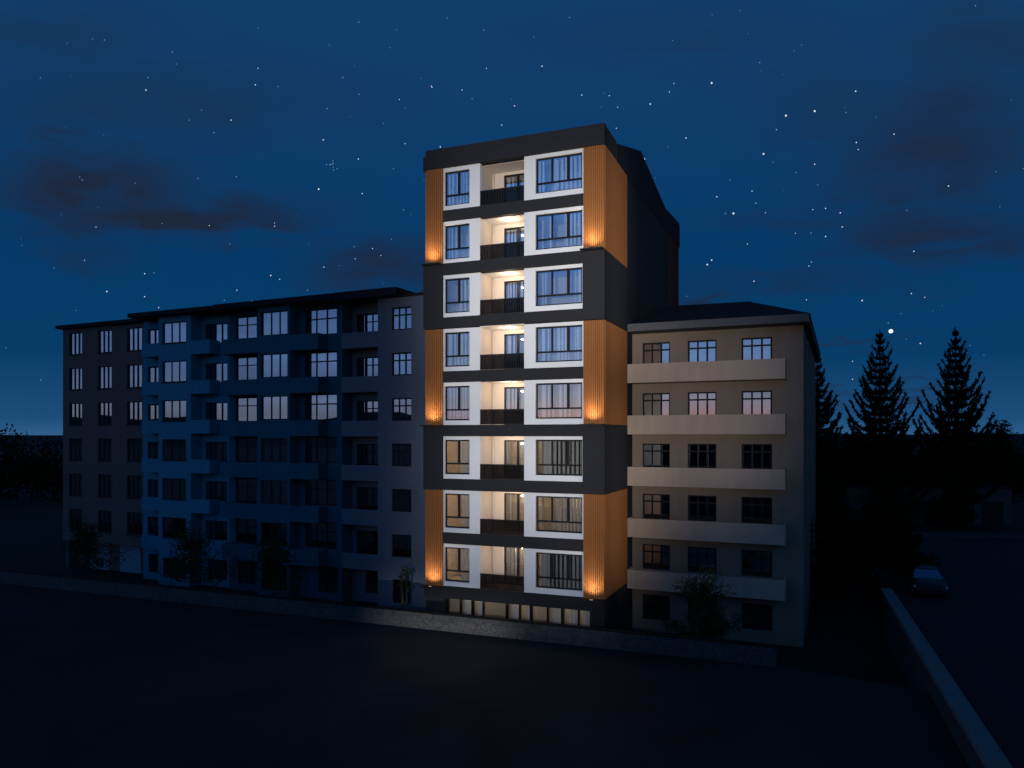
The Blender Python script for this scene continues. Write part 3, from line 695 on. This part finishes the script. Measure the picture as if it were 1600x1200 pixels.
def P(px,y,z): return ((px-800)/1180*y,y,z)
# young trees in the strip between stone wall and left buildings
broadleaf(P(137,56,0),5.6,2.7,1,'leafy young tree at the far left in front of the brown grey house')
broadleaf(P(298,52,0),5.4,3.1,32,'leafy young tree in front of the pale blue house')
broadleaf(P(428,48,0),5.3,2.9,33,'leafy young tree in front of the slate blue house')
broadleaf(P(545,44.5,0),4.2,1.0,4,'thin upright shrub in front of the warm grey house, left of two','shrub',nl=12,n=14,sz=.08,stems=3,low=.15,name='shrub')
broadleaf(P(631,41.5,0),4.6,.95,5,'thin upright shrub in front of the warm grey house nearest the tower','shrub',nl=14,n=16,sz=.08,stems=3,low=.15,name='shrub')
broadleaf(P(681,40.5,0),2.5,.6,6,'small bright shrub behind the stone wall at the tower corner','shrub',nl=8,n=20,sz=.08,stems=3,low=.2,name='shrub')
broadleaf(P(1098,36.5,0),5.6,2.1,7,'bushy young tree in front of the khaki house',nl=34,n=90,sz=.09)
# dark bushy trees right of the khaki house
rnd=random.Random(9)
dk=[(1310,50,7.0,3.4,'right corner of the khaki house'),(1372,54,7.6,3.6,'left of the road end'),(1402,47.5,4.9,2.0,'wall end beside the road'),(1462,88,9.8,4.2,'garage building'),(1330,92,10.6,4.6,'left pale house'),(1500,80,9.6,3.4,'far right edge'),(1290,70,6.0,3.2,'khaki house rear'),(1560,92,12,5,'outside right'),(1395,96,10.2,4.4,'big conifer foot'),(1392,73,6.2,2.6,''),(1492,74,6.4,2.4,'')]
lab=['dense dark tree beside the right corner of the khaki house','dense dark tree standing left of the parked car','low dark bush overhanging the far end of the slanting wall','round dark tree in front of the garage building','broad dark tree below the left pale gabled house','tall dark bushy tree at the right edge below the right conifer','dark bush close behind the khaki house','large dark tree past the right edge','round dark tree at the foot of the middle conifer','small dark tree before the left half of the garage building','small dark tree before the right end of the garage building']
for k,(px,y,h,cr,_) in enumerate(dk):
    broadleaf(P(px,y,zr-.3 if y>40 and px>1380 else (0 if y<60 else zr-.3)),h,cr,20+k,lab[k],nl=44,n=95,sz=.16 if y<60 else .24,m='leafdark',low=.12)
# far tree belt closing the view
b=mb('leafdark'); rnd=random.Random(31)
for k in range(46):
    px=1240+k*8.6+rnd.uniform(-4,4); y=rnd.uniform(118,130); hh=rnd.uniform(8.2,12.6)
    for q in range(7): leaves(b,Vector(P(px+rnd.uniform(-14,14),y,hh*rnd.uniform(.15,.86))),1.9,36,.42,rnd)
for k in range(60):
    px=-330+k*7.4+rnd.uniform(-4,4); y=rnd.uniform(128,142); hh=rnd.uniform(6.5,12.5)*(1+.15*math.sin(k*.7))
    for q in range(6): leaves(b,Vector(P(px+rnd.uniform(-14,14),y,hh*rnd.uniform(.12,.86))),2.1,34,.42,rnd)
tag(b.build('woodland'),'dark continuous belt of woodland along the horizon at both sides','woodland',kind='stuff')
# conifers with upswept branches
def conifer_mesh(h,r,seed):
    rnd=random.Random(seed); tb=mb('bark'); nb=mb('needle')
    tb.tube([(0,0,-.2),(.05,0,h*.5),(0,.03,h*.985)],[h*.016,h*.010,h*.002],7)
    def tuft(p,d,s):
        # short needle sprays around a twig
        for _ in range(3):
            a=(d+Vector((rnd.gauss(0,.5),rnd.gauss(0,.5),rnd.gauss(0,.45)))).normalized(); w=a.orthogonal().normalized()
            w=(w*math.cos(rnd.uniform(0,3.14))+a.cross(w)*math.sin(rnd.uniform(0,3.14)))
            nb.face([p-a*s*.3,p+w*s*.20,p+a*s,p-w*s*.20])
    z=h*.13; k=0
    while z<h*.97:
        f=(z/h); L=r*(1-f)**.98*rnd.uniform(.9,1.08)+.06
        nbr=rnd.randint(5,6) if f<.75 else 4
        off=rnd.uniform(0,6.28)
        for j in range(nbr):
            an=off+2*math.pi*j/nbr+rnd.uniform(-.3,.3); Lj=L*rnd.uniform(.62,1.15)
            prev=Vector((0,0,z)); pts=[prev]; n=8
            for q in range(1,n+1):
                u=q/n; rr=Lj*u**.95*(1-.10*u); zz=z+Lj*(-.16*math.sin(u*math.pi*.8)+.78*u**1.9)
                pts.append(Vector((math.cos(an)*rr,math.sin(an)*rr,zz)))
            tb.tube([tuple(p) for p in pts],[.05*(1-.8*i/n)+.008 for i in range(n+1)],4)
            for q in range(1,n+1):
                d=(pts[q]-pts[q-1]).normalized(); u=q/n; sl=Lj*.20*math.sin(min(1,u*1.05+.08)*math.pi)**.7+.10 if u<.97 else .1
                m=max(3,int(Lj*4.2))
                for s_ in range(m):
                    p=pts[q-1].lerp(pts[q],rnd.random()); side=Vector((-math.sin(an),math.cos(an),.25)).normalized()*rnd.uniform(-1,1)*sl
                    up=Vector((0,0,abs(rnd.gauss(0,.10))))
                    tuft(p+side+up,(d+side.normalized()*.4+Vector((0,0,.4))).normalized(),rnd.uniform(.28,.52)*(.5+.5*(1-f)**.5))
        z+=h*.050*rnd.uniform(.8,1.2)*(1-.35*f)
    for q in range(14): tuft(Vector((rnd.gauss(0,.05),rnd.gauss(0,.05),h*rnd.uniform(.93,1.0))),Vector((0,0,1)),.3)
    return tb.mesh('trunk'),nb.mesh('crown')
for px,y,h,r,sd,lb in [(1375,80,20.6,7.2,5,'tall dark conifer with upswept branches, middle one of three'),(1493,80,21.0,7.4,18,'tall dark conifer with upswept branches at the right edge'),(1277,80,18.4,5.6,41,'dark conifer half hidden behind the khaki house')]:
    a,c=conifer_mesh(h,r,sd); o=put('conifer_tree',None,None,P(px,y,zr-.3)); tag(o,lb,'tree','conifers behind the khaki house'); put('trunk',a,o); put('crown',c,o)
# ================================================================== STARS
def ico(b,c,r):
    t_=(1+5**.5)/2; vs=[(-1,t_,0),(1,t_,0),(-1,-t_,0),(1,-t_,0),(0,-1,t_),(0,1,t_),(0,-1,-t_),(0,1,-t_),(t_,0,-1),(t_,0,1),(-t_,0,-1),(-t_,0,1)]
    fs=[(0,11,5),(0,5,1),(0,1,7),(0,7,10),(0,10,11),(1,5,9),(5,11,4),(11,10,2),(10,7,6),(7,1,8),(3,9,4),(3,4,2),(3,2,6),(3,6,8),(3,8,9),(4,9,5),(2,4,11),(6,2,10),(8,6,7),(9,8,1)]
    n=len(b.v); k=r/math.sqrt(1+t_*t_)
    b.v+=[(c[0]+x*k,c[1]+y*k,c[2]+z*k) for x,y,z in vs]; b.f+=[(n+i,n+j,n+l) for i,j,l in fs]; b.mi+=[b.cm]*20; b.sm+=[False]*20
SR=6000
def sdir(px,py):
    v=Vector(((px-800)/1180,1,(680.5-py)/1180)); L=v.length; return v.normalized()*SR,L
S1=[(228,138,1.3),(361,185,1.1),(505,216,1.2),(498,293,1.6),(167,453,1.4),(226,425,1.1),(226,461,1.1),(248,478,1.0),(423,428,1.3),(437,434,.9),(560,223+23,.9),(566,300,1.0),(624,153+0,.8),(674,132,.9),(804,163,1.0),(847,101,1.2),(760,104,.8),(909,146,1.1),(1112,127,1.9),(1016,160,1.3),(1046,141,.9),(1053,128,.8),(1337,140,1.4),(1228,178,2.0),(1273,171,2.0),(1193,238,1.8),(1072,213,1.2),(1120,305,1.1),(1146,331,2.0),(1273,254,1.2),(1313,330,1.2),(1338,220,1.2),(1341,231,1.0),(1316,352,1.2),(1290,323,1.1),(1290,367,1.2),(1270,325,.9),(1105,411,1.6),(1112,404,1.4),(1178,437,1.2),(1168,379,.9),(1347,467,1.5),(1428,390,1.2),(1424,456,1.1),(1445,462,.9),(1482,288,1.2),(1397,207,1.1),(1260,466,1.0),(1438,534,1.3),(1007,246,1.5),(595,397+0,.8),(633,222,.8),(403,99+5,.8),(399,130,1.1),(429,351,.9),(429,346,.7),(370,451,1.0),(506,415,1.0),(582,386,.9),(555,402,.8),(327,350,.8),(150,352,.8),(132,404,.8),(688,227,1.1),(675,134,1.0),(722,138,.9),(784,193,.9),(1264,413,1.0),(1268,407,.8),(1332,562,.9),(1332,590,.9),(1175,296,1.0),(1181,315,.8),(1196,330,.8),(1243,362,.8),(963,198,.9),(952,147,.9),(965,165,.8),(1213,200,.8),(560,246,1.1)]
b=mb('star')
for px,py,r in S1:
    c,L=sdir(px,py); ico(b,c,r*SR/(1180*L)*.80)
tag(b.build('bright_stars'),'scattered bright white stars across the night sky','stars',kind='stuff')
b=mb('star2'); rnd=random.Random(12)
for _ in range(170):
    px,py=rnd.uniform(-100,1700),rnd.uniform(-100,600); c,L=sdir(px,py); ico(b,c,rnd.uniform(.35,.8)*SR/(1180*L))
for _ in range(9):
    c,L=sdir(520+rnd.gauss(0,7),258+rnd.gauss(0,5)); ico(b,c,.7*SR/(1180*L))
tag(b.build('faint_stars'),'faint small blue white stars sprinkled over the night sky','stars',kind='stuff')
b=mb('planet'); c,L=sdir(1392,515); ico(b,(0,0,0),3.6*SR/(1180*L)); b2=b.build('bright_planet',None,c); tag(b2,'single large bright white planet low above the conifers','planet')
for m in ('star','star2','planet'): M[m].cycles.emission_sampling='NONE'
# ================================================================== FLOODLIGHTS aimed at the facade (below / beside the frame)
def flood(loc,aim,power,size,blend,col,label,h,left=None,low=None,rad=.04,right=None,high=None):
    o=put('floodlight',None,None,(loc[0],loc[1],1.5)); tag(o,label,'floodlight','floodlights aimed at the tower')
    p=mb('railmetal'); p.tube([(0,0,0),(0,0,h-.25)],.06,8); p.box(-.25,.25,-.25,.25,0,.05); p.build('pole',o)
    L0=Vector((loc[0],loc[1],1.5+h)); d=(Vector(aim)-L0).normalized()
    hd=mb('railmetal'); hd.box(-.3,.3,-.14,.10,-.2,.2)
    ho=hd.build('lamp_head',o,(0,0,h)); ho.rotation_euler=d.to_track_quat('Y','Z').to_euler()
    mb('shopglass').box(-.27,.27,.102,.11,-.17,.17).build('lens',ho)
    lp=L0+d*.2; orig=Vector((loc[0],loc[1],1.5))
    l=lamp('flood_lamp',o,tuple(lp-orig),col,power,'SPOT',rad,aim=tuple(Vector(aim)-orig),size=size,blend=blend); l.location=tuple(lp-orig)
    def blade(name,edge,out):           # barn door: thin plate whose inner edge shades everything beyond `edge`
        e=(Vector(edge)-lp).normalized(); c=lp+e*.5-orig; up=e.cross(out).normalized()*.42; w=out*.42; n=e*.006
        b=mb('railmetal'); q=[c-up,c+up,c+up+w,c-up+w]
        b.face(q); b.face([v+n for v in reversed(q)])
        for k in range(4): b.face([q[k],q[k]+n,q[(k+1)%4]+n,q[(k+1)%4]])
        b.tube([tuple(c+w*.9-d*.45),tuple(c+w*.5)],.015,5); b.build(name,o)
    if left: blade('barn_door',left,Vector((-d.y,d.x,0)).normalized())
    if right: blade('barn_door',right,Vector((d.y,-d.x,0)).normalized())
    if high: blade('barn_door',high,Vector((0,0,1)))
    if low: blade('barn_door',low,Vector((0,0,-1)))
pf='pole floodlight beside the viewpoint, aimed at the %s of the tower'
LE=(-5.9,42.6)
flood((-3.9,-2.5),(.5,41,23.5),50000,R(31),1.0,(1,.97,.94),'tall '+pf%'top',10.8,left=(*LE,23.5))
flood((-2.7,-2.5),(2.6,41,14.5),34000,R(38),1.0,(1,.96,.92),'tall '+pf%'middle',10.3,left=(*LE,14),low=(10,42,7.0))
flood((-1.5,-2.5),(.0,41,6.0),34000,R(29),1.0,(1,.97,.94),'tall '+pf%'foot',9.8,left=(*LE,6),low=(0,41,2.2),right=(6.4,41,6))
flood((-3.4,16.0),(-3.4,34,2.0),15000,R(24),1.0,(1,.97,.94),'short floodlight on the lot, aimed at the stone wall',2.0,low=(-3.2,33.5,1.5),high=(-3.3,36,2.7),rad=.02)
flood((20.5,21.0),(5.2,41,21.5),12500,R(34),1.0,(1,.93,.84),'tall roadside floodlight aimed at the upper side cladding',11.5,left=(4.75,38.6,21.5),right=(7.3,43.2,21))
flood((21.9,21.6),(5.2,41,8.5),9500,R(34),1.0,(1,.93,.84),'tall roadside floodlight aimed at the lower side cladding',9.5,left=(4.75,38.6,8.5),low=(5,41,2.2),right=(7.3,43.2,8))
